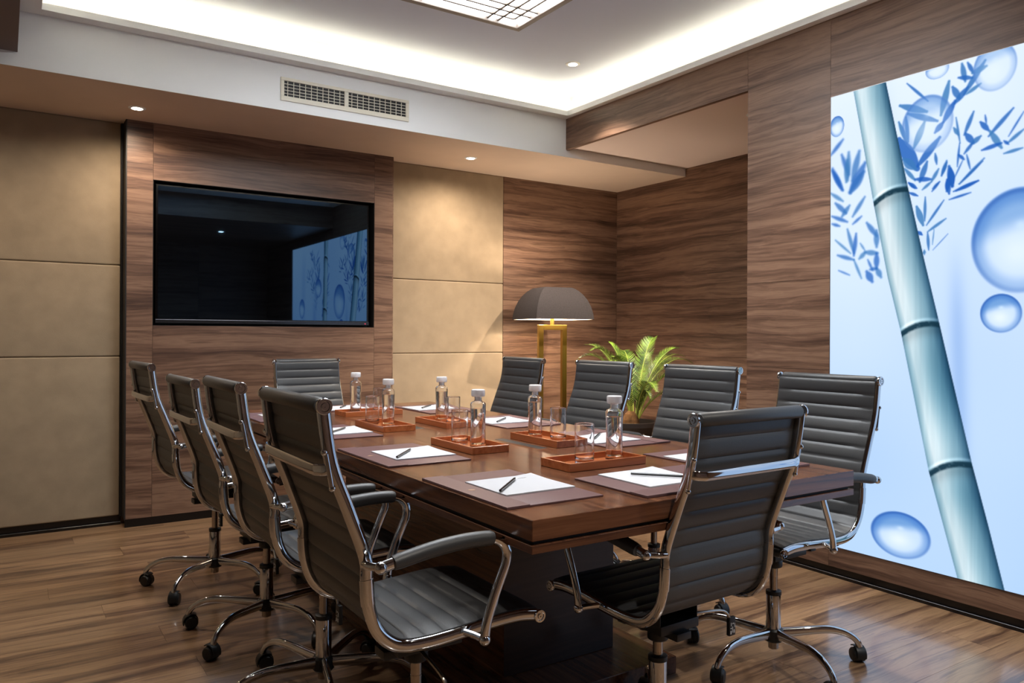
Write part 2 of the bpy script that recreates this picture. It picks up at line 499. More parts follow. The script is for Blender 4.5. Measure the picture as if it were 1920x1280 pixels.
lp.box(CX0 - t, CX1 + t, CY1, CY1 + t, ZB + .0201, ZB + .034); lp.box(CX0 - t, CX1 + t, CY0 - t, CY0, ZB + .0201, ZB + .034)
lp.box(CX0 - t, CX0, CY0, CY1, ZB + .0201, ZB + .034); lp.box(CX1, CX1 + t, CY0, CY1, ZB + .0201, ZB + .034)
lp.build('cove_lip', M_WHITE, c)
ld = MB(); a = .022; w_ = .012; z0_, z1_ = ZB + .0201, ZB + .030
ld.box(CX0 - a, CX1 + a, CY1 + a, CY1 + a + w_, z0_, z1_); ld.box(CX0 - a, CX1 + a, CY0 - a - w_, CY0 - a, z0_, z1_)
ld.box(CX0 - a - w_, CX0 - a, CY0 - a, CY1 + a, z0_, z1_); ld.box(CX1 + a, CX1 + a + w_, CY0 - a, CY1 + a, z0_, z1_)
ld.build('led_strip', M_COVE, c)
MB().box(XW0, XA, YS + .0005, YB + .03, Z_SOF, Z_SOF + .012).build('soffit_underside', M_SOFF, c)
MB().box(XW0, XL + .02, YS, YS + .02, Z_SOF + .0005, ZB).build('soffit_face', M_WHITE, c)
MB().box(XL + .0201, XA, YS, YS + .02, Z_SOF + .0005, 2.530).build('alcove_soffit_face', M_WHITE, c)
MB().box(XL + .03, XA, YAL - .03, YS, 2.512, 2.53).build('alcove_ceiling', M_PINK, c)
bm_ = MB().box(XL, XL + .030, YAL + .001, YS - .0005, 2.498, ZB).build('wood_beam', M_WALLY, c)
MB().box(XW0, 0.050, YW0, YS - .001, 2.516, ZB).build('dropped_beam', M_BEAM, c)
MB().box(0.051, XL + .02, YW0, 1.22, Z_REAR, ZB).build('rear_ceiling_drop', M_WALLX, c)

# ================================================================== MURAL
LEAVES=[(1574,2305,1656,2187,17,5),(1642,2213,1694,2158,18,5),(1694,2168,1742,2089,20,5),(1719,2258,1752,2122,20,5),(1704,2230,1675,2173,18,5),(1666,2318,1652,2240,15,5),(1643,2316,1619,2265,11,5),(1591,2214,1647,2185,11,5),(1624,2247,1680,2263,13,5),(1569,2280,1624,2267,17,5),(1934,2207,1813,2151,21,5),(1896,2161,1767,2100,18,5),(1902,2298,1808,2196,8,5),(1939,2134,1900,2032,14,5),(1906,2148,1895,2036,12,5),(1823,2108,1869,2005,21,5),(1742,2089,1777,2052,18,5),(1757,2027,1853,1919,23,5),(1938,2055,1853,1909,42,5),(1916,1962,1863,1910,28,5),(1776,1961,1769,1914,9,5),(1842,1850,1811,1932,18,5),(1911,1919,1863,1859,12,5),(1863,1864,1791,1852,14,5),(1761,1892,1791,1842,11,5),(1791,1842,1831,1813,9,5),(1756,1836,1786,1811,8,5),(1894,1854,1863,1823,8,5),(1727,1921,1748,1860,11,5),(1717,1895,1702,1808,20,5),(1717,1850,1726,1791,16,5),(1599,1815,1687,1786,11,5),(1618,2105,1655,2016,12,5),(1689,2097,1672,1985,6,5),(1698,2055,1679,2021,11,5),(1650,2020,1618,1974,18,5),(1590,1997,1627,1971,15,5),(1618,1979,1655,1937,10,5),(1674,1985,1683,1888,6,5),(1678,1937,1655,1913,9,5),(1645,1931,1631,1869,6,5),(1576,1903,1673,1813,9,5),(1659,1914,1697,1837,4,5),(1467,2083,1559,1990,12,5),(1591,2055,1559,2014,15,5),(1573,2080,1568,2045,5,5),(1554,2009,1510,1933,17,5),(1510,1952,1585,1938,12,5),(1429,1990,1488,1947,10,5),(1429,2060,1484,1974,5,5),(1433,1917,1501,1908,9,5),(1501,1959,1484,1942,8,5),(2216,2113,2278,2052,13,11),(2222,2041,2184,1940,15,11),(2185,2045,2190,1913,18,11),(2131,2040,2166,1909,22,11),(2101,1980,2178,1855,27,11),(2271,1983,2221,1873,15,11),(2108,1939,2174,1852,28,9),(2192,2010,2197,1907,19,9),(2273,1973,2214,1869,17,9),(2278,1863,2214,1817,12,9),(2254,1812,2197,1757,16,9),(2180,1791,2219,1744,16,9),(2272,1751,2191,1715,12,9),(2102,1821,2163,1737,13,9),(2118,1732,2162,1701,8,9),(2271,1714,2231,1699,9,9),(2190,1679,2156,1562,12,9),(2145,1653,2156,1551,14,9),(2253,1633,2173,1563,7,9),(2241,1559,2156,1531,12,9),(2156,1531,2117,1441,8,9),(2123,1605,2101,1572,5,9),(2128,1534,2096,1562,14,9),(2101,1562,2037,1552,16,9),(2091,1698,2042,1632,16,9),(2043,1657,2042,1582,18,9),(2042,1552,2042,1482,18,9),(2085,1525,2063,1478,7,9),(2090,1470,2063,1423,23,9),(2042,1482,2020,1441,18,9),(2074,1479,2042,1482,11,9),(2235,1485,2178,1460,4,9),(1818,1779,1820,1675,9,4),(1856,1742,1827,1657,19,4),(1738,1754,1812,1655,8,4),(1729,1674,1807,1626,9,4),(1850,1631,1831,1615,11,4),(1807,1622,1802,1546,9,4),(1779,1633,1786,1568,3,4),(1720,1608,1784,1544,2,4),(1821,1547,1821,1528,9,4),(1891,1853,1856,1823,11,4),(1890,1809,1851,1789,9,4),(1757,1836,1789,1799,8,4),(1726,1914,1748,1862,10,4),(1712,1884,1703,1808,21,4),(1725,1840,1716,1778,15,4),(1598,1814,1698,1785,10,4),(1628,1770,1716,1753,7,4),(1581,1892,1676,1813,7,4)]
BLs = [(2162, 2331), (2112, 2070), (2060, 1793), (1988, 1437), (1925, 1189), (1797, 583), (1677, 160), (1670, 120)]
BRs = [(2001, 2331), (1949, 2085), (1896, 1836), (1825, 1521), (1755, 1228), (1618, 641), (1554, 400), (1492, 155), (1485, 120)]
def s2l(a):
    a = np.asarray(a, float) / 255.0
    return np.where(a <= 0.04045, a / 12.92, ((a + 0.055) / 1.055) ** 2.4)
def mural_mesh():
    ys = np.concatenate([np.arange(MY0, 1.30, .011), np.linspace(1.30, MY1, 281)])
    zs = np.linspace(MZ0, MZ1, 610)
    Y, Z = np.meshgrid(ys, zs)           # rows = z
    rng = np.random.RandomState(3)
    def vnoise(sy, sz):
        gy = ((Y - MY0) / sy); gz = ((Z - MZ0) / sz)
        tab = rng.rand(int(gz.max()) + 3, int(gy.max()) + 3)
        iy = gy.astype(int); iz = gz.astype(int); fy = gy - iy; fz = gz - iz
        fy = fy * fy * (3 - 2 * fy); fz = fz * fz * (3 - 2 * fz)
        return (tab[iz, iy] * (1 - fy) + tab[iz, iy + 1] * fy) * (1 - fz) + (tab[iz + 1, iy] * (1 - fy) + tab[iz + 1, iy + 1] * fy) * fz
    tz = np.clip((Z - MZ0) / (MZ1 - MZ0), 0, 1)
    top = np.array([220, 234, 252.]); mid = np.array([198, 220, 248.]); bot = np.array([172, 204, 242.])
    C = np.where(tz[..., None] > .5, mid + (top - mid) * ((tz[..., None] - .5) * 2), bot + (mid - bot) * (tz[..., None] * 2))
    C += ((vnoise(.5, .5) - .5) * 22)[..., None] * np.array([1.0, .7, .2])
    def blend(mask, rgb):
        nonlocal C
        C = C * (1 - mask[..., None]) + np.array(rgb, float) * mask[..., None]
    def sst(a, b, x):
        t = np.clip((x - a) / (b - a), 0, 1); return t * t * (3 - 2 * t)
    # soft vertical bluish bands
    for (cy, w, z0, z1, s) in ((1.672, .035, .35, 1.45, .5), (1.98, .05, 1.9, 2.33, .18), (.55, .06, .3, 1.6, .4), (.1, .08, .2, 2.2, .25)):
        blend(np.exp(-((Y - cy - (Z - 1) * .03) / w) ** 2) * sst(z0 - .25, z0 + .25, Z) * (1 - sst(z1 - .3, z1 + .2, Z)) * s, (128, 166, 226))
    def leaf(y1, z1, y2, z2, w, bl, strength=.9):
        y1, z1, y2, z2, w, bl = [q / 1000. for q in (y1, z1, y2, z2, w, bl)]
        dy, dz = y2 - y1, z2 - z1; L2 = dy * dy + dz * dz + 1e-9
        pad = w + bl * 3
        j0, j1 = np.searchsorted(ys, [min(y1, y2) - pad, max(y1, y2) + pad]); i0, i1 = np.searchsorted(zs, [min(z1, z2) - pad, max(z1, z2) + pad])
        if i1 <= i0 or j1 <= j0: return
        yy, zz = Y[i0:i1, j0:j1], Z[i0:i1, j0:j1]
        t = ((yy - y1) * dy + (zz - z1) * dz) / L2; tc_ = np.clip(t, 0, 1)
        d = np.hypot(yy - y1 - tc_ * dy, zz - z1 - tc_ * dz)
        hw = w * .64 * (0.35 + 0.75 * np.sin(PI * np.clip(tc_, .03, .97)))
        mk = (1 - sst(hw - bl * .7, hw + bl * .9, d)) * strength
        sub = C[i0:i1, j0:j1]
        lum = 50 + 16 * np.sin(y1 * 40 + z1 * 23)
        rgb = np.array([lum, lum + 58, 182.])
        C[i0:i1, j0:j1] = sub * (1 - mk[..., None]) + rgb * mk[..., None]
    for L_ in LEAVES: leaf(*L_, strength=.86 if L_[5] < 8 else .74)
    rr = random.Random(5)
    for L_ in LEAVES:                     # further sprays on the part beyond the picture's edge
        leaf(L_[0] - 1180, L_[1] - 60, L_[2] - 1180, L_[3] - 60, L_[4], 7, strength=.6)
    def drop(cy, cz, ry, rz, k=1.0):
        cy, cz, ry, rz = cy / 1000., cz / 1000., ry / 1000., rz / 1000.
        u = (Y - cy) / ry; v = (Z - cz) / rz; r = np.hypot(u, v)
        ins = 1 - sst(.95, 1.05, r)
        lit = np.clip(.5 + .5 * (v + .35 * u), 0, 1)
        ring = sst(.60, .90, r) * ins
        blend(ins * .55 * k, (206, 226, 250))
        capm = sst(.10, .62, v + .22 * u + .12 * r) * ins
        blend(capm * .85 * k, (92, 144, 208))
        blend(ring * (.45 + .5 * lit) * k, (78, 130, 204))
        blend(sst(.86, .97, r) * (1 - sst(.97, 1.04, r)) * (.35 + .5 * lit) * k, (52, 98, 178))
        blend(np.exp(-((u - .04) ** 2 / .20 + (v + .22) ** 2 / .13)) * .85 * ins * k, (232, 243, 255))
        blend(np.exp(-((u + .02) ** 2 / .014 + (v - .30) ** 2 / .008)) * .7 * ins * k, (214, 234, 252))
    for D in ((1441, 1553, 182, 207, .72), (1510, 1264, 78, 78, .95), (1925, 277, 137, 102, .95), (1812, 2098, 112, 123, .42), (1537, 2268, 83, 98, .42),
              (2248, 2183, 38, 50, .8), (1769, 2322, 50, 40, .5), (300, 700, 170, 150, .9), (1180, 420, 80, 90, .9), (60, 1500, 110, 130, .8), (700, 1750, 120, 120, .8)):
        drop(*D)
    # bamboo stalks
    def stalk(bl, br, nodes, tone):
        bl = sorted(bl, key=lambda p: p[1]); br = sorted(br, key=lambda p: p[1])
        yl = np.interp(zs, [p[1] / 1000 for p in bl], [p[0] / 1000 for p in bl])
        yr = np.interp(zs, [p[1] / 1000 for p in br], [p[0] / 1000 for p in br])
        T = (yl[:, None] - Y) / (yl - yr)[:, None]
        ins = sst(-.012, .012, T) * (1 - sst(.988, 1.012, T))
        pos = [0, .06, .18, .34, .55, .78, .93, 1.0]
        rgb = np.array([(118, 156, 176), (160, 192, 206), (220, 234, 240), (214, 231, 238), (168, 199, 212), (118, 158, 178), (64, 106, 134), (34, 68, 94)], float)
        S = np.stack([np.interp(np.clip(T, 0, 1), pos, rgb[:, k]) for k in range(3)], -1)
        st = vnoise(.006, .35); st2 = vnoise(.011, .8); bl3 = vnoise(.3, .3)
        S += ((st - .5) * 9 + (st2 - .5) * 7 + (bl3 - .5) * 16)[..., None]
        # teal bands in the middle and low joints
        for zc, wz, s in ((.98, .22, .40), (.50, .12, .34), (.26, .2, .18), (2.25, .12, .16)):
            S = S * (1 - (np.exp(-((Z - zc) / wz) ** 2) * s * (.45 + .55 * sst(.1, .8, T)))[..., None] * np.array([.8, .48, .36]))
        S *= tone
        C0 = C.copy()
        for (zl, zr) in nodes:
            zn = zl + (zr - zl) * np.clip(T, 0, 1) + .020 * 4 * T * (1 - T)
            d = Z - zn
            S = S + (np.exp(-((d - .013) / .007) ** 2) * 40)[..., None]
            dk = np.exp(-((d + .007) / .0125) ** 4) * (.75 + .5 * vnoise(.010, .010))
            S = S * (1 - np.clip(dk, 0, .92)[..., None]) + np.array([22, 54, 72.]) * np.clip(dk, 0, .92)[..., None]
            S = S * (1 - (np.exp(-((d + .03) / .03) ** 2) * .14)[..., None])
        C[:] = C * (1 - ins[..., None]) + S * ins[..., None]
    stalk(BLs, BRs, ((1.786, 1.832), (1.185, 1.226), (.578, .640)), 1.0)
    stalk([(1040, 120), (1010, 1200), (1050, 2340)], [(880, 120), (860, 1200), (915, 2340)], ((.75, .78), (1.45, 1.48), (2.1, 2.13)), .95)
    n, mm = len(zs), len(ys)
    verts = np.zeros((n * mm, 3)); verts[:, 0] = XL - .003; verts[:, 1] = Y.ravel(); verts[:, 2] = Z.ravel()
    idx = np.arange(n * mm).reshape(n, mm)
    faces = np.stack([idx[:-1, :-1], idx[1:, :-1], idx[1:, 1:], idx[:-1, 1:]], -1).reshape(-1, 4)
    me = bpy.data.meshes.new('printed_panel')
    me.vertices.add(n * mm); me.vertices.foreach_set('co', verts.ravel())
    me.loops.add(faces.size); me.loops.foreach_set('vertex_index', faces.ravel().astype(np.int32))
    me.polygons.add(len(faces)); me.polygons.foreach_set('loop_start', np.arange(0, faces.size, 4, dtype=np.int32))
    me.polygons.foreach_set('loop_total', np.full(len(faces), 4, dtype=np.int32))
    me.update(calc_edges=True)
    at = me.color_attributes.new('print', 'FLOAT_COLOR', 'POINT')
    lin = np.ones((n * mm, 4), np.float32); lin[:, :3] = s2l(np.clip(C, 0, 255)).reshape(-1, 3)
    at.data.foreach_set('color', lin.ravel())
    return me
mt = bpy.data.materials.new('backlit_print'); mt.use_nodes = True; nt = mt.node_tree
for n in list(nt.nodes): nt.nodes.remove(n)
e = nt.nodes.new('ShaderNodeEmission'); o_ = nt.nodes.new('ShaderNodeOutputMaterial'); ca = nt.nodes.new('ShaderNodeVertexColor'); ca.layer_name = 'print'
e.inputs[1].default_value = MURAL_E
nt.links.new(ca.outputs[0], e.inputs[0]); nt.links.new(e.outputs[0], o_.inputs[0])
mur = empty('backlit_mural', (XL, (MY0 + MY1) / 2, MZ0)); tag(mur, 'large backlit blue mural of bamboo stalk, leaves and water drops on the right wall', 'mural')
bpy.context.view_layer.update()
pm = mural_mesh(); pm.materials.append(mt)
pp = link('printed_panel', pm, mur); pp.matrix_parent_inverse = mur.matrix_world.inverted()
fr = MB()
fr.box(XL - .001, XL + .02, MY0 - .004, MY1 + .004, MZ1, MZ1 + .0035); fr.box(XL - .001, XL + .02, MY0 - .004, MY1 + .004, MZ0 - .0035, MZ0)
fr.box(XL - .001, XL + .02, MY0 - .004, MY0, MZ0, MZ1); fr.box(XL - .001, XL + .02, MY1, MY1 + .004, MZ0, MZ1)
fo = fr.build('mural_frame', simple('grey_trim', (120, 116, 116), rough=.35, metal=.8), mur); fo.matrix_parent_inverse = mur.matrix_world.inverted()
bo = MB().box(XL + .001, XL + .028, MY0, MY1, MZ0, MZ1).build('light_box', M_DARKCORE, mur); bo.matrix_parent_inverse = mur.matrix_world.inverted()

# ================================================================== FIXTURES
def local_box(mb, o, name, mat, **k):
    """mesh given in the thing's local coordinates"""
    return mb.build(name, mat, o, **k)

# television in the recess
tv = empty('television', (1.475, YB - .06, 1.225)); tag(tv, 'large flat black television set into the walnut wall panel', 'television')
MB().box(-.700, .700, -.020, .030, .008, .862).build('bezel', M_TVB, tv, bevel=.003)
MB().box(-.686, .686, -.0225, -.0195, .034, .850).build('screen', M_SCREEN, tv)
MB().box(-.700, .700, -.028, -.018, .004, .028).build('lower_trim', simple('tv_trim_grey', (62, 62, 66), rough=.18, metal=.7), tv, bevel=.002)
MB().box(.668, .674, -.0285, -.028, .012, .017).build('standby_light', emitter('standby_red', (1, .05, .1), 1.2), tv)
MB().box(-.25, .25, .030, .056, .25, .65).build('wall_bracket', M_DARKCORE, tv)

# recessed downlights
def downlight(x, y, z, label):
    o = empty('recessed_downlight', (x, y, z)); tag(o, label, 'downlight', 'recessed ceiling downlights')
    MB().lathe([(.030, -.0015), (.030, -.004), (.044, -.003), (.047, -.0002), (.047, 0.0)], 28, close=False).build('trim_ring', M_WHITE, o, smooth=True)
    MB().lathe([(.0001, -.0045), (.029, -.0045), (.029, -.0036)], 24).build('lens', M_LAMPFACE, o)
    return o
downlight(3.03, 3.90, Z_CEIL, 'small round recessed downlight in the tray ceiling above the far right corner of the table')
downlight(0.628, 4.835, Z_SOF, 'small recessed downlight in the low soffit at the left end of the television wall')
downlight(2.819, 4.825, Z_SOF, 'small recessed downlight in the low soffit above the right suede panel')
downlight(0.45, 3.90, Z_CEIL, 'recessed downlight in the tray ceiling beyond the left picture edge, over the far left chair')
downlight(0.45, 2.05, Z_CEIL, 'recessed downlight in the tray ceiling outside the picture, over the nearest left chair')
downlight(2.75, 2.00, Z_CEIL, 'recessed downlight in the tray ceiling outside the picture, over the near right chair')
downlight(0.9, 0.1, Z_REAR, 'added fill downlight, unseen behind the camera in the low dark ceiling, left one')  # fittings for the two added fill lamps
downlight(2.3, 0.1, Z_REAR, 'added fill downlight, unseen behind the camera in the low dark ceiling, right one')
downlight(ALC_SPOT[0], ALC_SPOT[1], ALC_SPOT[2], 'recessed downlight in the alcove ceiling hidden behind the walnut pier')

# lattice ceiling light
fx0, fx1, fy0, fy1 = 1.14, 2.375, 2.02, 3.545
lf = empty('ceiling_light', ((fx0 + fx1) / 2, (fy0 + fy1) / 2, Z_CEIL)); tag(lf, 'square ceiling light with a bronze frame and lattice over a glowing panel', 'ceiling light')
hx, hy = (fx1 - fx0) / 2, (fy1 - fy0) / 2
f = MB(); t = .035; d = -.055
f.box(-hx, hx, -hy, -hy + t, d, 0); f.box(-hx, hx, hy - t, hy, d, 0); f.box(-hx, -hx + t, -hy + t, hy - t, d, 0); f.box(hx - t, hx, -hy + t, hy - t, d, 0)
f.build('fixture_frame', M_FRAMEG, lf, bevel=.004, bseg=2)
MB().box(-hx + t, hx - t, -hy + t, hy - t, -.030, -.022).build('diffuser', M_PANEL, lf)
ix, iy = hx - t, hy - t
def bar(x0, x1, y0, y1): MB().box(x0, x1, y0, y1, -.040, -.0305).build('lattice_bar', M_FRAMEG, lf)
w_ = .0065
for s in (-1, 1):
    for o_ in (.058, .125, .19):
        e_ = .058 if o_ == .058 else 0
        bar(s * (ix - o_) - w_, s * (ix - o_) + w_, -iy + e_, iy - e_)
        bar(-ix + e_, ix - e_, s * (iy - o_) - w_, s * (iy - o_) + w_)
bar(-.004, .004, -iy, iy)

# air vent in the soffit face
av = empty('air_vent', (1.718, YS, 2.502)); tag(av, 'cream double air-conditioning grille in the white soffit face', 'air vent')
f = MB(); X0, X1, Z0, Z1 = -.403, .403, 0, .134; h0, h1 = .028, .115
f.box(X0, X1, -.008, 0, Z0, h0); f.box(X0, X1, -.008, 0, h1, Z1)
f.box(X0, -.383, -.008, 0, h0, h1); f.box(-.022, .004, -.008, 0, h0, h1); f.box(.381, X1, -.008, 0, h0, h1)
f.build('grille_frame', M_VENT, av, bevel=.0015, bseg=1)
MB().box(-.383, .381, -.0012, -.0004, h0, h1).build('dark_backing', M_DARKCORE, av)
hs = MB().box(0, .361, -.0075, -.004, -.0016, .0016).mesh('slat', M_VENT)
vsl = MB().box(-.0016, .0016, -.0055, -.0013, h0, h1).mesh('blade', M_VENT)
for xa, L_ in ((-.383, .361), (.004, .377)):
    for k in range(4):
        o = link('slat', hs, av, (xa, 0, h0 + (k + .8) * (h1 - h0) / 4.8)); o.scale = (L_ / .361, 1, 1)
    for k in range(10):
        link('blade', vsl, av, (xa + (k + .6) * L_ / 10.4, 0, 0))

# ================================================================== TABLE
TX0, TX1, TY0, TY1, TZ = .965, 2.155, 1.378, 4.165, .762
tb = empty('conference_table', ((TX0 + TX1) / 2, (TY0 + TY1) / 2, 0)); tag(tb, 'long dark walnut conference table with a thick double edge and box pedestal', 'table')
HX, HY = (TX1 - TX0) / 2, (TY1 - TY0) / 2
top = MB().box(-HX, HX, -HY, HY, .715, TZ).build('tabletop', M_TABLE, tb, bevel=.0012, bseg=1)
top.data.materials.append(M_TABLEX)
for p in top.data.polygons:
    if abs(p.normal.y) > .9: p.material_index = 1
MB().box(-HX + .012, HX - .012, -HY + .012, HY - .012, .706, .7149).build('shadow_gap', M_DARKCORE, tb)
lo = MB().box(-HX, HX, -HY, HY, .687, .7059).build('lower_edge', M_TABLE, tb, bevel=.001, bseg=1)
lo.data.materials.append(M_TABLEX)
for p in lo.data.polygons:
    if abs(p.normal.y) > .9: p.material_index = 1
px0, px1, py0, py1 = 1.352 - 1.56, 1.818 - 1.56, 2.09 - 2.7715, 3.47 - 2.7715
ped = MB().box(px0, px1, py0, py1, .0581, .6869).build('pedestal', M_TABLE, tb, bevel=.0015, bseg=1)
ped.data.materials.append(M_PEDX)
for p in ped.data.polygons:
    if abs(p.normal.y) > .9: p.material_index = 1
MB().box(1.17 - 1.56, 1.950 - 1.56, 1.91 - 2.7715, 3.65 - 2.7715, 0, .058).build('plinth', M_TABLE, tb, bevel=.002, bseg=1)
for (x0, x1, y0, y1) in ((1.590, 1.632, 2.235, 2.530), (1.470, 1.520, 2.98, 3.28)):
    MB().box(x0 - 1.56, x1 - 1.56, y0 - 2.7715, y1 - 2.7715, TZ - .004, TZ + .0004).build('cable_hatch', M_PLASTIC, tb, bevel=.0008, bseg=1)

# ================================================================== CHAIRS
RAILP = [(-.318, 1.000), (-.300, .885), (-.262, .782), (-.224, .678), (-.2205, .63), (-.216, .575), (-.199, .522), (-.170, .487), (-.130, .468), (-.06, .464), (.037, .470), (.103, .475), (.172, .476), (.222, .469)]
RP = smooth_path([(0, y, z) for y, z in RAILP], 5)
def sling(seg0, seg1, name):
    """ribbed padded leather between two arc-length fractions of the rail path"""
    pts = [p.copy() for p in RP]
    S = [0.0]
    for a, b_ in zip(pts, pts[1:]): S.append(S[-1] + (b_ - a).length)
    tot = S[-1]; pitch = tot / 19.0
    def at(s):
        s = min(max(s, 0), tot - 1e-6)
        i = max(j for j in range(len(S)) if S[j] <= s)
        i = min(i, len(pts) - 2); u = (s - S[i]) / (S[i + 1] - S[i])
        p = pts[i].lerp(pts[i + 1], u); t = (pts[i + 1] - pts[i]).normalized()
        return p, Vector((0, -t.z, t.y)) * -1.0
    V = []; Fc = []; nx = 13; per = 8
    n0, n1 = int(round(seg0 * 19)), int(round(seg1 * 19)); rows = (n1 - n0) * per + 1
    for side in (1, -1):
        for r in range(rows):
            s = (n0 + r / per) * pitch; p, n = at(s)
            ph = (r % per) / per
            bul = abs(math.sin(PI * ph)) ** .34
            for k in range(nx):
                x = -.2015 + .403 * k / (nx - 1)
                e = min(1.0, (.2015 - abs(x)) / .014)
                th = .0035 + .0050 * bul * (e ** .5) + .001 * e
                q = p + n * (side * th - .0125)
                V.append((x, q.y, q.z))
    R = rows * nx
    for side in (0, 1):
        for r in range(rows - 1):
            for k in range(nx - 1):
                a = side * R + r * nx + k
                q = (a, a + 1, a + nx + 1, a + nx)
                Fc.append(q if side == 0 else tuple(reversed(q)))
    for r in range(rows - 1):
        for k in (0, nx - 1):
            a = r * nx + k; Fc.append((a, a + nx, R + a + nx, R + a))
    for k in range(nx - 1):
        for r in (0, rows - 1):
            a = r * nx + k; Fc.append((a, a + 1, R + a + 1, R + a))
    mb = MB(); mb.v = V; mb.f = Fc
    return mb.mesh(name, M_LEATHER, smooth=True, angle=60)
ME = {}
ME['backrest'] = sling(0, 12 / 19, 'backrest')
ME['seat'] = sling(12 / 19, 1, 'seat')
ME['head_roll'] = MB().lathe([(.0140, -.196), (.0175, -.190), (.0175, .190), (.0140, .196)], 24, (0, -.3205, 1.003), 'x').mesh('head_roll', M_LEATHER, smooth=True)
st = MB().tube([(-.188, -.3300, .990), (.188, -.3300, .990)], .0012, seg=6)
ME['roll_seam'] = st.mesh('roll_seam', M_STITCH)
ME['front_roll'] = MB().lathe([(.012, -.196), (.0145, -.190), (.0145, .190), (.012, .196)], 20, (0, .226, .466), 'x').mesh('front_roll', M_LEATHER, smooth=True)
def cap(y, z, r):
    prof = [(r * .9, 0), (r, .003), (r, .0075), (r * .93, .0095), (r * .66, .0095), (r * .60, .0070), (r * .42, .0070), (r * .38, .0100), (r * .12, .0100), (r * .10, .0080), (.0002, .0080)]
    m_ = MB().lathe(prof, 26, (0, 0, 0), 'x')
    return m_
def capmesh(y, z, r, s):
    mb = cap(y, z, r)
    mb.v = [(s * (.196 + v[0]) if True else 0, y + v[1], z + v[2]) for v in mb.v]
    # cap spans x .196 -> .206, pushed outside the rail
    mb.v = [(v[0] + s * .010, v[1], v[2]) for v in mb.v]
    return mb.mesh('end_cap', M_CHROME, smooth=True, angle=30)
for s in (-1, 1):
    ME['cap_t', s] = capmesh(-.3185, 1.003, .0175, s)
    ME['cap_f', s] = capmesh(.228, .466, .0160, s)
    pr = [(s * .2035, p.y, p.z) for p in RP]
    ME['rail', s] = MB().tube(pr, .0085, .0145, seg=14, side=(1, 0, 0)).mesh('side_rail', M_CHROME, smooth=True, angle=70)
    # joint sleeve on the lower back
    ps = [(s * .2035, p.y, p.z) for p in RP if .570 < p.z < .632 and p.y < -.2]
    ME['sleeve', s] = MB().tube(ps, .0102, .0162, seg=14, side=(1, 0, 0)).mesh('rail_sleeve', M_CHROME, smooth=True, angle=40)
    # arm: stub, tube and pad
    arm = smooth_path([(s * .208, -.228, .664), (s * .232, -.226, .666), (s * .256, -.214, .668)], 4)
    ME['arm_stub', s] = MB().tube(arm, .0088, seg=12).sphere((s * .262, -.214, .668), .0135).mesh('arm_joint', M_CHROME, smooth=True)
    ctrl = [(-.214, .668), (-.160, .678), (-.09, .689), (-.026, .694), (.03, .694), (.064, .690), (.086, .678), (.098, .658), (.097, .632), (.086, .606), (.066, .560), (.046, .505), (.040, .468)]
    P_ = smooth_path([(s * .262, y, z) for y, z in ctrl], 5)
    ME['armtube', s] = MB().tube(P_, .0085, .0125, seg=14, side=(1, 0, 0)).mesh('armrest', M_CHROME, smooth=True, angle=70)
    pad = [p for p in P_ if -.190 <= p.y <= .062 and p.z > .667]
    n_ = len(pad); rr_ = [.0165 + .001 * math.sin(PI * i / (n_ - 1)) for i in range(n_)]; rr_[0] = .0150; rr_[-1] = .0150
    ME['pad', s] = MB().tube(pad, rr_, seg=18, side=(1, 0, 0)).mesh('arm_pad', M_LEATHER, smooth=True, angle=50)
    lowm = MB().sphere((s * .262, .040, .465), .0135)
    lowm.tube(smooth_path([(s * .262, .040, .465), (s * .235, .030, .468), (s * .204, .016, .470)], 3), .0078, seg=10)
    ME['lowm', s] = lowm.mesh('arm_joint', M_CHROME, smooth=True)
# rear cross handle
hc = smooth_path([(-.2065, -.300, .874), (-.199, -.3135, .871), (-.180, -.3200, .869), (-.152, -.3225, .868), (0, -.3235, .868), (.152, -.3225, .868), (.180, -.3200, .869), (.199, -.3135, .871), (.2065, -.300, .874)], 4)
hb = MB().tube(hc, .0128, .0062, seg=14, side=(0, 0, 1), expo=.75)
for s in (-1, 1):
    hb.tube([(s * .2085, -.313, .905), (s * .2085, -.300, .835)], .0050, seg=10)
    hb.sphere((s * .2085, -.317, .908), .0070); hb.sphere((s * .2085, -.299, .832), .0070)
ME['handle'] = hb.mesh('cross_handle', M_CHROME, smooth=True, angle=60)
# tilt mechanism
mc = MB().box(-.075, .075, -.085, .090, .385, .412); mc.box(-.028, .028, -.10, .05, .365, .386); mc.box(-.205, .205, .050, .078, .450, .458); mc.box(-.205, .205, -.080, -.052, .446, .454)
for sx in (-1, 1):
    mc.box(sx * .075 - (.004 if sx > 0 else 0), sx * .075 + (.0 if sx > 0 else .004), -.08, .08, .41, .452)
mc.lathe([(.030, .365), (.030, .340), (.020, .335)], 18, (0, 0, 0))
ME['mech'] = mc.mesh('tilt_mechanism', M_PLASTIC, bevel=.003, bseg=2, smooth=True, angle=35)
lv = MB().tube(smooth_path([(.07, -.03, .398), (.15, -.04, .396), (.225, -.046, .386), (.252, -.047, .360)], 4), .0045, seg=8)
ME['lever_rod'] = lv.mesh('lever', M_STEEL, smooth=True)
ME['paddle'] = MB().box(.246, .274, -.053, -.041, .306, .362).mesh('paddle', M_PLASTIC, bevel=.003, bseg=2, smooth=True)
mk = MB()
for k, (a, b_, c_, d_) in enumerate([(.004, .009, .296, .306), (.012, .015, .300, .318), (.004, .016, .312, .3145), (.018, .023, .298, .308), (.006, .009, .320, .330), (.013, .020, .325, .328), (.022, .025, .314, .326)]):
    mk.box(a + .246, b_ + .246, -.0536, -.0531, c_ + .016, d_ + .016)
ME['marks'] = mk.mesh('moulded_symbol', simple('pale_marking', (190, 190, 190), rough=.5))
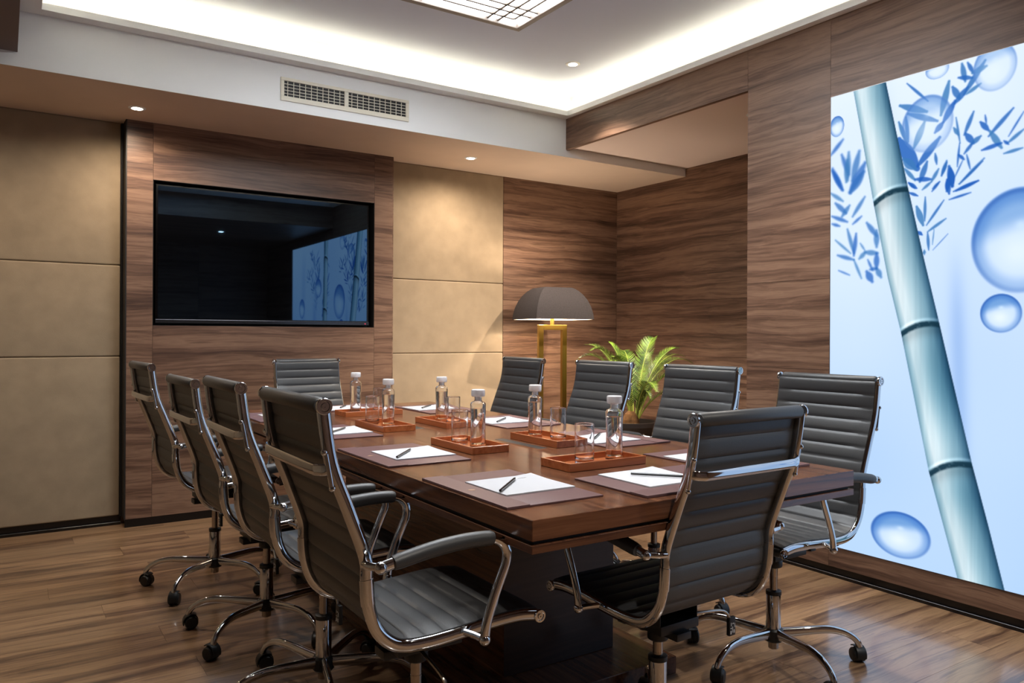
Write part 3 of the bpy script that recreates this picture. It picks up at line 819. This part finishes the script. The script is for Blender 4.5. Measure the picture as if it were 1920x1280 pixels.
ME['piston'] = MB().lathe([(.0142, .200), (.0142, .340)], 20).lathe([(.0150, .300), (.0150, .302)], 20).mesh('piston', M_STEEL, smooth=True)
ME['column'] = MB().lathe([(.021, .075), (.0255, .078), (.0255, .246), (.0245, .250)], 24).mesh('gas_lift', M_CHROME, smooth=True)
ME['collar'] = MB().lathe([(.0272, .244), (.0272, .257), (.018, .260)], 24).mesh('collar', M_PLASTIC, smooth=True)
ME['hub'] = MB().lathe([(.030, .078), (.035, .084), (.035, .118), (.029, .124)], 20).mesh('hub', M_PLASTIC, smooth=True)
ME['plug'] = MB().lathe([(.014, .050), (.018, .052), (.018, .079)], 18).mesh('hub_plug', M_STEEL, smooth=True)
lc = smooth_path([(.028, 0, .106), (.08, 0, .110), (.14, 0, .115), (.20, 0, .117), (.25, 0, .108), (.285, 0, .090), (.303, 0, .072), (.309, 0, .056)], 4)
n_ = len(lc)
rx = [.0125 - .003 * min(1, i / (n_ * .6)) for i in range(n_)]
ry = [.0185 - .0075 * min(1, i / (n_ * .65)) for i in range(n_)]
rx = [max(a, .0085) for a in rx]
ME['leg'] = MB().tube(lc, rx, ry, seg=14, side=(0, 1, 0), expo=.8).mesh('leg', M_CHROME, smooth=True, angle=60)
# twin-wheel caster (local, stem at origin)
cs = MB()
for s in (-1, 1):
    cs.lathe([(.012, s * .0235), (.021, s * .0225), (.0250, s * .0175), (.0255, s * .0045), (.012, s * .004)], 24, (-.010, 0, .0255), 'y')
cs.lathe([(.0265, -.0038), (.0265, .0038)], 20, (-.010, 0, .0285), 'y')
for v_ in (0,):
    arc = [(-.010 + .030 * math.cos(a), 0, .0275 + .030 * math.sin(a)) for a in [PI * q / 10 for q in range(-1, 8)]]
    cs.tube(arc, .0185, .0028, seg=10, side=(0, 1, 0), expo=.6)
ME['caster'] = cs.mesh('caster', M_PLASTIC, smooth=True, angle=35)
ME['stem'] = MB().lathe([(.0075, .045), (.0075, .066)], 12).mesh('caster_stem', M_CHROME, smooth=True)

def make_chair(name, loc, ang, q, dz, label, turn):
    r = empty(name, (loc[0], loc[1], 0), math.radians(ang))
    tag(r, label, 'office chair', 'ribbed leather office chairs around the conference table')
    def up_(k, n, parent=None):
        o = link(n, ME[k], parent or r)
        if parent is None: o.location = (0, 0, dz)
        return o
    b = up_('backrest', 'backrest')
    hr = up_('head_roll', 'head_roll'); up_('roll_seam', 'roll_seam', hr)
    s_ = up_('seat', 'seat'); up_('front_roll', 'front_roll', s_)
    for s in (-1, 1):
        rl = up_(('rail', s), 'side_rail'); up_(('sleeve', s), 'rail_sleeve', rl); up_(('cap_t', s), 'end_cap', rl); up_(('cap_f', s), 'end_cap', rl)
        at_ = up_(('armtube', s), 'armrest'); up_(('pad', s), 'arm_pad', at_); up_(('arm_stub', s), 'arm_joint', at_); up_(('lowm', s), 'arm_joint', at_)
    up_('handle', 'cross_handle')
    mch = up_('mech', 'tilt_mechanism')
    lvr = up_('lever_rod', 'lever'); pd = up_('paddle', 'paddle', lvr); up_('marks', 'moulded_symbol', lvr)
    pst = up_('piston', 'piston')
    gl = link('gas_lift', ME['column'], r); link('collar', ME['collar'], gl)
    hb_ = link('hub', ME['hub'], r); link('hub_plug', ME['plug'], hb_)
    rnd = random.Random(turn)
    for k in range(5):
        a = math.radians(q - ang + 72 * k)
        lg = link('leg', ME['leg'], r); lg.rotation_euler = (0, 0, a)
        ca = link('caster', ME['caster'], lg, (.309, 0, 0)); ca.rotation_euler = (0, 0, rnd.uniform(-1.6, 1.6))
        link('caster_stem', ME['stem'], lg, (.309, 0, 0))
    return r
CH = [
 ('A', (.829, 3.772), -87.2, 9.5, .019, 'black ribbed office chair farthest back on the left side, nearest the left suede wall'),
 ('B', (.872, 3.075), -88.4, 2.4, -.013, 'black ribbed office chair on the left side, second from the television wall'),
 ('C', (.872, 2.425), -89.9, -32.1, .011, 'black ribbed office chair on the left side, directly behind the nearest one'),
 ('D', (.866, 1.741), -89.8, 12.0, .016, 'black ribbed office chair nearest the camera on the left, whole seat in view'),
 ('E', (1.562, 1.603), 1.5, 52.0, -.035, 'black ribbed office chair at the near table end, back turned to the camera'),
 ('F', (2.308, 1.786), 90.8, 38.7, .004, 'black ribbed office chair on the right side, in front of the blue mural'),
 ('G', (2.379, 2.469), 94.2, 5.0, .011, 'black ribbed office chair on the right side, just right of the potted palm'),
 ('H', (2.348, 3.140), 92.1, 20.0, .011, 'black ribbed office chair between the brass floor lamp and the potted palm'),
 ('I', (2.280, 3.818), 89.0, 44.0, .013, 'black ribbed office chair on the right side, left of the brass floor lamp'),
 ('J', (1.597, 4.383), 184.0, 30.0, -.008, 'black ribbed office chair at the far table end, below the television'),
]
for i, (k, loc, a, q, dz, lab) in enumerate(CH):
    make_chair('office_chair', loc, a, q, dz, lab, i * 11 + 3)

# ================================================================== TABLE SETTINGS
ZT = TZ
def place(k, x0, x1, y0, y1, strip, pad, pen, where):
    """k: blotter rectangle; strip side: 'x0','x1','y0','y1' is the chair side"""
    cx, cy = (x0 + x1) / 2, (y0 + y1) / 2
    b = empty('desk_blotter', (cx, cy, ZT)); tag(b, 'burgundy leather desk blotter ' + where, 'desk blotter', 'leather desk blotters')
    hx, hy = (x1 - x0) / 2, (y1 - y0) / 2
    MB().box(-hx, hx, -hy, hy, .0, .0048).build('board', M_BLOT, b, bevel=.0015, bseg=2, smooth=True)
    w = .066
    if strip == 'x0': q = (-hx, -hx + w, -hy, hy)
    if strip == 'x1': q = (hx - w, hx, -hy, hy)
    if strip == 'y0': q = (-hx, hx, -hy, -hy + w)
    if strip == 'y1': q = (-hx, hx, hy - w, hy)
    MB().box(*q, .0049, .0066).build('edge_flap', M_BLOT, b, bevel=.0007, bseg=1)
    ex, ey = (q[0] + q[1]) / 2, (q[2] + q[3]) / 2
    MB().lathe([(.0095, .0067), (.0095, .0071)], 20, (ex, ey, 0)).build('emblem', M_EMBLEM, b)
    px0, px1, py0, py1 = pad
    pcx, pcy = (px0 + px1) / 2, (py0 + py1) / 2
    n = empty('notepad', (pcx, pcy, ZT + .0049)); tag(n, 'white paper notepad ' + where, 'notepad', 'white notepads on the blotters')
    phx, phy = (px1 - px0) / 2, (py1 - py0) / 2
    # sheets: a slightly curled top sheet over a thin block
    MB().box(-phx, phx, -phy, phy, 0, .0035).build('sheet_block', M_PAPER, n)
    mb = MB(); g = 8
    for j in range(g + 1):
        for i_ in range(g + 1):
            u, v = i_ / g, j / g
            lift = .004 * max(0, u - .75) * max(0, v - .6) * 25 * .35
            mb.v.append((-phx + 2 * phx * u, -phy + 2 * phy * v, .0036 + lift))
    for j in range(g):
        for i_ in range(g):
            a = j * (g + 1) + i_; mb.f.append((a, a + 1, a + g + 2, a + g + 1))
    mb.build('top_sheet', M_PAPER, n, smooth=True)
    mb = MB()
    hxp = .35 * phx
    for i_ in range(4): mb.box(hxp + i_ * .008, hxp + .005 + i_ * .008, phy * .62, phy * .66, .0045, .0047)
    mb.build('printed_mark', M_GREYPRINT, n)
    if pen:
        (ax, ay), (bx, by) = pen
        L_ = math.hypot(bx - ax, by - ay); ang = math.atan2(by - ay, bx - ax)
        p = empty('pencil', ((ax + bx) / 2, (ay + by) / 2, ZT + .0140), ang)
        tag(p, 'slim black pencil on the notepad ' + where.replace('in the middle of the ', 'at the '))
        tag(p, p['label'], 'pencil', 'black pencils on the notepads')
        h = L_ / 2
        MB().tube([(-h, 0, 0), (h - .016, 0, 0)], .0037, seg=6).build('barrel', M_PEN, p)
        MB().tube([(h - .016, 0, 0), (h, 0, 0)], [.0037, .0006], seg=8).build('tip', simple('pencil_tip', (40, 38, 38), rough=.6), p)
XL0, XL1, XR0, XR1 = .972, 1.262, 1.812, 2.112
def Lset(y0, y1, py0, pen, where): place('L', XL0, XL1, y0, y1, 'x0', (1.042, 1.258, py0, py0 + .205), pen, where)
def Rset(y0, y1, py0, pen, where): place('R', XR0, XR1, y0, y1, 'x1', (1.818, 2.040, py0, py0 + .205), pen, where)
Lset(1.490, 1.925, 1.600, ((1.044, 1.632), (1.172, 1.755)), 'at the near left corner of the table')
Lset(2.147, 2.575, 2.240, ((1.050, 2.255), (1.165, 2.390)), 'on the left side, second from the near end')
Lset(2.835, 3.265, 2.930, ((1.09, 2.96), (1.20, 3.08)), 'on the left side, third from the near end')
Lset(3.540, 3.970, 3.640, ((1.052, 3.675), (1.16, 3.80)), 'at the far left corner of the table')
Rset(1.500, 1.935, 1.640, ((1.88, 1.68), (1.99, 1.80)), 'at the near right corner of the table')
Rset(2.105, 2.540, 2.190, ((1.873, 2.269), (2.005, 2.390)), 'on the right side, second from the near end')
Rset(2.780, 3.215, 2.915, ((1.858, 2.935), (1.990, 3.060)), 'on the right side, third from the near end')
Rset(3.500, 3.935, 3.640, ((1.865, 3.695), (1.995, 3.835)), 'at the far right corner of the table')
place('E', 1.338, 1.765, 1.412, 1.706, 'y0', (1.420, 1.632, 1.488, 1.702), ((1.488, 1.638), (1.590, 1.520)), 'in the middle of the near end of the table')
place('J', 1.340, 1.765, 3.850, 4.140, 'y1', (1.420, 1.635, 3.860, 4.070), ((1.50, 3.93), (1.58, 4.05)), 'in the middle of the far end of the table')

# trays, carafes, tumblers
def tray(cx, cy, rz, where):
    o = empty('serving_tray', (cx, cy, ZT + .0005), rz); tag(o, 'reddish wooden rectangular tray ' + where, 'tray', 'wooden trays with a carafe and tumbler')
    L_, Wd, h, t = .152, .0735, .0250, .0075
    MB().box(-L_ + t, L_ - t, -Wd + t, Wd - t, 0, .006).build('tray_base', M_TRAY, o)
    MB().box(-L_, L_, -Wd, -Wd + t, 0, h).build('tray_side', M_TRAY, o, bevel=.0008, bseg=1)
    MB().box(-L_, L_, Wd - t, Wd, 0, h).build('tray_side', M_TRAY, o, bevel=.0008, bseg=1)
    MB().box(-L_, -L_ + t, -Wd + t, Wd - t, 0, h).build('tray_side', M_TRAY, o, bevel=.0008, bseg=1)
    MB().box(L_ - t, L_, -Wd + t, Wd - t, 0, h).build('tray_side', M_TRAY, o, bevel=.0008, bseg=1)
car = [(.0001, 0), (.0262, 0), (.0276, .001), (.0282, .003), (.0282, .006), (.0276, .02), (.0264, .06), (.0264, .09), (.0274, .122), (.0282, .146), (.0281, .151), (.0270, .1565), (.0235, .1605), (.0170, .163), (.0136, .1655), (.0128, .169), (.0127, .178), (.0134, .1795),
       (.0112, .1795), (.0108, .169), (.0125, .1635), (.0165, .161), (.0225, .1580), (.0254, .1535), (.0262, .147), (.0254, .122), (.0243, .09), (.0243, .06), (.0254, .02), (.0246, .0125), (.0001, .0115)]
MC = MB().lathe(car, 36).mesh('bottle_body', M_GLASS, smooth=True, angle=60)
wat = [(.0001, .0117), (.0244, .0127), (.0252, .02), (.0241, .06), (.0241, .09), (.0252, .122), (.0258, .138), (.0001, .138)]
MW = MB().lathe(wat, 32).mesh('water', M_WATER, smooth=True, angle=60)
MS = MB().lathe([(.0001, .164), (.0098, .164), (.0104, .1796), (.0215, .1800), (.0238, .1815), (.0246, .184), (.0246, .200), (.0238, .2035), (.0215, .2050), (.0001, .2055)], 32).mesh('stopper', M_FROST, smooth=True, angle=40)
def carafe(x, y, z, where):
    o = empty('glass_carafe', (x, y, z)); tag(o, 'clear glass carafe with flat stopper ' + where, 'carafe', 'glass water carafes')
    b = link('bottle_body', MC, o); link('water', MW, o); link('stopper', MS, o)
tum = [(.0001, 0), (.0275, 0), (.0298, .003), (.0302, .006), (.0302, .02), (.03024, .032), (.0306, .1195), (.0306, .1225), (.0305, .1236), (.0301, .1242), (.0297, .1242), (.0293, .1236), (.0292, .1225), (.0292, .1195), (.02885, .044), (.0288, .03), (.0286, .022), (.0276, .0165), (.0240, .0135), (.0120, .0122), (.0001, .0115)]
MT = MB().lathe(tum, 36).mesh('glass_tumbler', M_GLASS, smooth=True, angle=60)
def tumbler(x, y, z, where):
    o = link('glass_tumbler', MT, None, (x, y, z)); tag(o, 'clear straight highball tumbler ' + where, 'glass', 'empty tumblers')
SETS = [
 ((1.546, 1.873), 0, (1.640, 1.885), (1.512, 1.878), 'on the tray nearest the camera'),
 ((1.392, 2.387), PI / 2, (1.405, 2.345), (1.390, 2.450), 'on the second nearest tray, left of centre'),
 ((1.727, 2.362), PI / 2, (1.730, 2.455), (1.752, 2.335), 'on the right tray beside a black hatch'),
 ((1.660, 3.060), PI / 2, (1.680, 3.130), (1.660, 2.985), 'on the right tray farther back'),
 ((1.378, 3.085), PI / 2, (1.392, 3.080), (1.372, 3.205), 'on the left tray in mid table'),
 ((1.540, 3.640), 0, (1.485, 3.680), (1.600, 3.650), 'on the farthest tray, nearest the television'),
]
for (c_, rz, d_, g_, wh) in SETS:
    tray(c_[0], c_[1], rz, {'on the tray nearest the camera': 'nearest the camera', 'on the second nearest tray, left of centre': 'second nearest the camera, left of centre', 'on the right tray beside a black hatch': 'on the right beside a black hatch', 'on the right tray farther back': 'on the right, farther back', 'on the left tray in mid table': 'on the left in mid table', 'on the farthest tray, nearest the television': 'farthest back, nearest the television'}[wh])
    carafe(d_[0], d_[1], ZT + .0066, wh); tumbler(g_[0], g_[1], ZT + .0066, wh)

# ================================================================== FLOOR LAMP
LX, LY, LR = 3.540, 4.80, math.radians(-11.5)
lm = empty('floor_lamp', (LX, LY, 0), LR); tag(lm, 'brass frame floor lamp with a domed grey felt shade in the corner', 'floor lamp')
fr = MB(); t = .019; HW = .118; HT = 1.245
fr.box(-HW, -HW + 2 * t, -t, t, .026, HT); fr.box(HW - 2 * t, HW, -t, t, .026, HT); fr.box(-HW + 2 * t, HW - 2 * t, -t, t, HT - 2 * t, HT); fr.box(-HW + 2 * t, HW - 2 * t, -t, t, .026, .026 + 2 * t)
fr.build('lamp_frame', M_BRASS, lm, bevel=.0015, bseg=1)
MB().box(-.17, .17, -.13, .13, 0, .0255).build('lamp_base', M_BRASS, lm, bevel=.003)
MB().lathe([(.016, HT + .0005), (.016, HT + .075), (.024, HT + .08), (.024, HT + .11)], 20).build('lamp_neck', M_BRASS, lm, smooth=True)
def shade(inset):
    zs_ = [1.286, 1.33, 1.38, 1.43, 1.475, 1.505, 1.522, 1.530]
    hs_ = [.238, .233, .222, .203, .176, .150, .128, .112]
    mb = MB(); rings = []
    for z, h in zip(zs_, hs_):
        h -= inset; z -= inset * (0.6 if z > 1.45 else 0)
        ring = []
        n = 10; bow = .012
        for sd in range(4):
            a = sd * PI / 2
            for k in range(n):
                u = -1 + 2 * k / n
                x, y_ = u * h, -h - bow * (1 - u * u) * (h / .238)
                ring.append((x * math.cos(a) - y_ * math.sin(a), x * math.sin(a) + y_ * math.cos(a), z))
        b = len(mb.v); mb.v += ring; rings.append((b, len(ring)))
    for (b0, n0), (b1, n1) in zip(rings, rings[1:]):
        for k in range(n0):
            k2 = (k + 1) % n0; mb.f.append((b0 + k, b0 + k2, b1 + k2, b1 + k))
    return mb
shade(0).build('lamp_shade', M_SHADE, lm, smooth=True, angle=24)
li = shade(.006).build('shade_lining', M_SHADEIN, lm, smooth=True, angle=35)
MB().sphere((0, 0, 1.40), .03).build('bulb', M_BULB, lm, smooth=True)
sp = bpy.data.lights.new('lamp_glow', 'POINT'); sp.energy = 15; sp.color = WARM; sp.shadow_soft_size = .035
so = bpy.data.objects.new('lamp_glow', sp); COL.objects.link(so); so.parent = lm; so.location = (0, 0, 1.45)

# ================================================================== POTTED PALM
PX, PY = 3.72, 4.10
pl = empty('potted_palm', (PX, PY, 0)); tag(pl, 'green sago palm in a dark round pot in the alcove', 'potted plant')
MB().lathe([(.120, 0), (.128, .01), (.185, .52), (.195, .53), (.195, .56), (.175, .56), (.168, .50), (.0001, .50)], 32).build('plant_pot', M_POT, pl, smooth=True, angle=40)
MB().lathe([(.0001, .49), (.168, .50), (.1, .513), (.0001, .515)], 24).build('soil', M_SOIL, pl, smooth=True)
tr = MB(); rr = random.Random(4)
tr.lathe([(.055, .50), (.065, .53), (.060, .57), (.042, .61), (.02, .63)], 20)
tr.build('trunk', M_TRUNK, pl, smooth=False)
def frond(az, lean, L_, curl, seed):
    r_ = random.Random(seed)
    d = Vector((math.cos(az), math.sin(az), 0)); pts = []; p = Vector((0, 0, .575)) + d * .03; ang = lean
    n = 16; st_ = L_ / n
    for i in range(n + 1):
        pts.append(p.copy())
        ang += curl / n * (0.4 + 1.2 * i / n)
        p = p + (d * math.sin(ang) + Vector((0, 0, math.cos(ang)))) * st_
    side = Vector((-d.y, d.x, 0))
    stem = MB().tube(pts, [.0060 * (1 - .8 * i / n) for i in range(n + 1)], seg=6).build('frond', M_STALK, pl, smooth=True)
    mb = MB(); m_ = 34
    for k in range(m_):
        u = .16 + .84 * k / (m_ - 1); f_ = u * n; i = min(int(f_), n - 1); q = pts[i].lerp(pts[i + 1], f_ - i)
        t = (pts[i + 1] - pts[i]).normalized(); nrm = side.cross(t)
        ln = .112 * math.sin(PI * min(1, (u - .10) / .92) ** .75) + .018
        for s in (-1, 1):
            dd = (side * s * .80 + t * .62 + nrm * .25 * (-1)).normalized()
            dd = (dd + Vector((r_.uniform(-.05, .05),) * 3)).normalized()
            w_ = t * .0034
            a = q - w_; b_ = q + w_; c1 = q + dd * ln * .55 + w_ * .9; c0 = q + dd * ln * .55 - w_ * .9; tip = q + dd * ln + t * .008
            b0 = len(mb.v); mb.v += [tuple(x) for x in (a, b_, c1, tip, c0)]
            mb.f.append((b0, b0 + 1, b0 + 2, b0 + 4)); mb.f.append((b0 + 4, b0 + 2, b0 + 3))
    me = mb.mesh('leaflets', M_PALM)
    lf_ = link('leaflets', me, stem); tag(lf_, kind='stuff')
BASE = Vector((3.757 - PX, 4.10 - PY, .575))
def frond_to(tip, arch, wide, seed):
    r_ = random.Random(seed)
    tip = Vector((tip[0] - PX, tip[1] - PY, tip[2]))
    h = Vector((tip.x - BASE.x, tip.y - BASE.y, 0)); b0 = BASE + h.normalized() * .03
    c1 = b0 + Vector((h.x * .12, h.y * .12, (tip.z - b0.z) * .55 + arch * .4)); c2 = b0 + Vector((h.x * .55, h.y * .55, (tip.z - b0.z) * .95 + arch))
    n = 18; pts = []
    for i in range(n + 1):
        t = i / n; u = 1 - t
        pts.append(b0 * u ** 3 + c1 * 3 * u * u * t + c2 * 3 * u * t * t + tip * t ** 3)
    d = h.normalized(); side = Vector((-d.y, d.x, 0))
    stem = MB().tube(pts, [.0058 * (1 - .8 * i / n) for i in range(n + 1)], seg=6).build('frond', M_STALK, pl, smooth=True)
    mb = MB(); m_ = 48
    for k in range(m_):
        u = .14 + .86 * k / (m_ - 1); f_ = u * n; i = min(int(f_), n - 1); q = pts[i].lerp(pts[i + 1], f_ - i)
        t = (pts[i + 1] - pts[i]).normalized(); nrm = side.cross(t)
        ln = wide * (math.sin(PI * min(1, (u - .06) / .97) ** .8) * .9 + .14)
        for sd in (-1, 1):
            dd = (side * sd * .78 + t * .60 - nrm * .22).normalized() + Vector((r_.uniform(-.05, .05), r_.uniform(-.05, .05), r_.uniform(-.05, .05)))
            w_ = t * .0037
            a_ = q - w_; b_ = q + w_; c1_ = q + dd * ln * .6 + w_ * .8; c0_ = q + dd * ln * .6 - w_ * .8; tp = q + dd * ln + t * .008
            n0 = len(mb.v); mb.v += [tuple(x) for x in (a_, b_, c1_, tp, c0_)]
            mb.f.append((n0, n0 + 1, n0 + 2, n0 + 4)); mb.f.append((n0 + 4, n0 + 2, n0 + 3))
    tag(link('leaflets', mb.mesh('leaflets', M_PALM), stem), kind='stuff')
for i, (tp, ar, wd) in enumerate([((3.426, 4.35, .985), .16, .085), ((3.629, 4.50, 1.095), .05, .080), ((3.440, 4.20, 1.060), .10, .085), ((3.687, 4.30, 1.115), .00, .070), ((3.954, 4.45, 1.050), .05, .080),
                                  ((3.985, 4.15, 1.150), .02, .105), ((3.960, 3.85, .915), .03, .120), ((4.088, 4.00, 1.075), .04, .090), ((4.330, 4.10, .960), .14, .095), ((3.745, 3.93, .735), .12, .055),
                                  ((3.468, 4.00, 1.020), .05, .085), ((4.459, 4.30, 1.000), .12, .090), ((3.300, 3.95, .880), .14, .085), ((4.200, 4.40, 1.030), .06, .090), ((3.600, 3.72, .800), .15, .080), ((3.850, 4.52, .960), .10, .080), ((4.150, 3.75, .760), .14, .085)]):
    frond_to(tp, ar, wd, i)
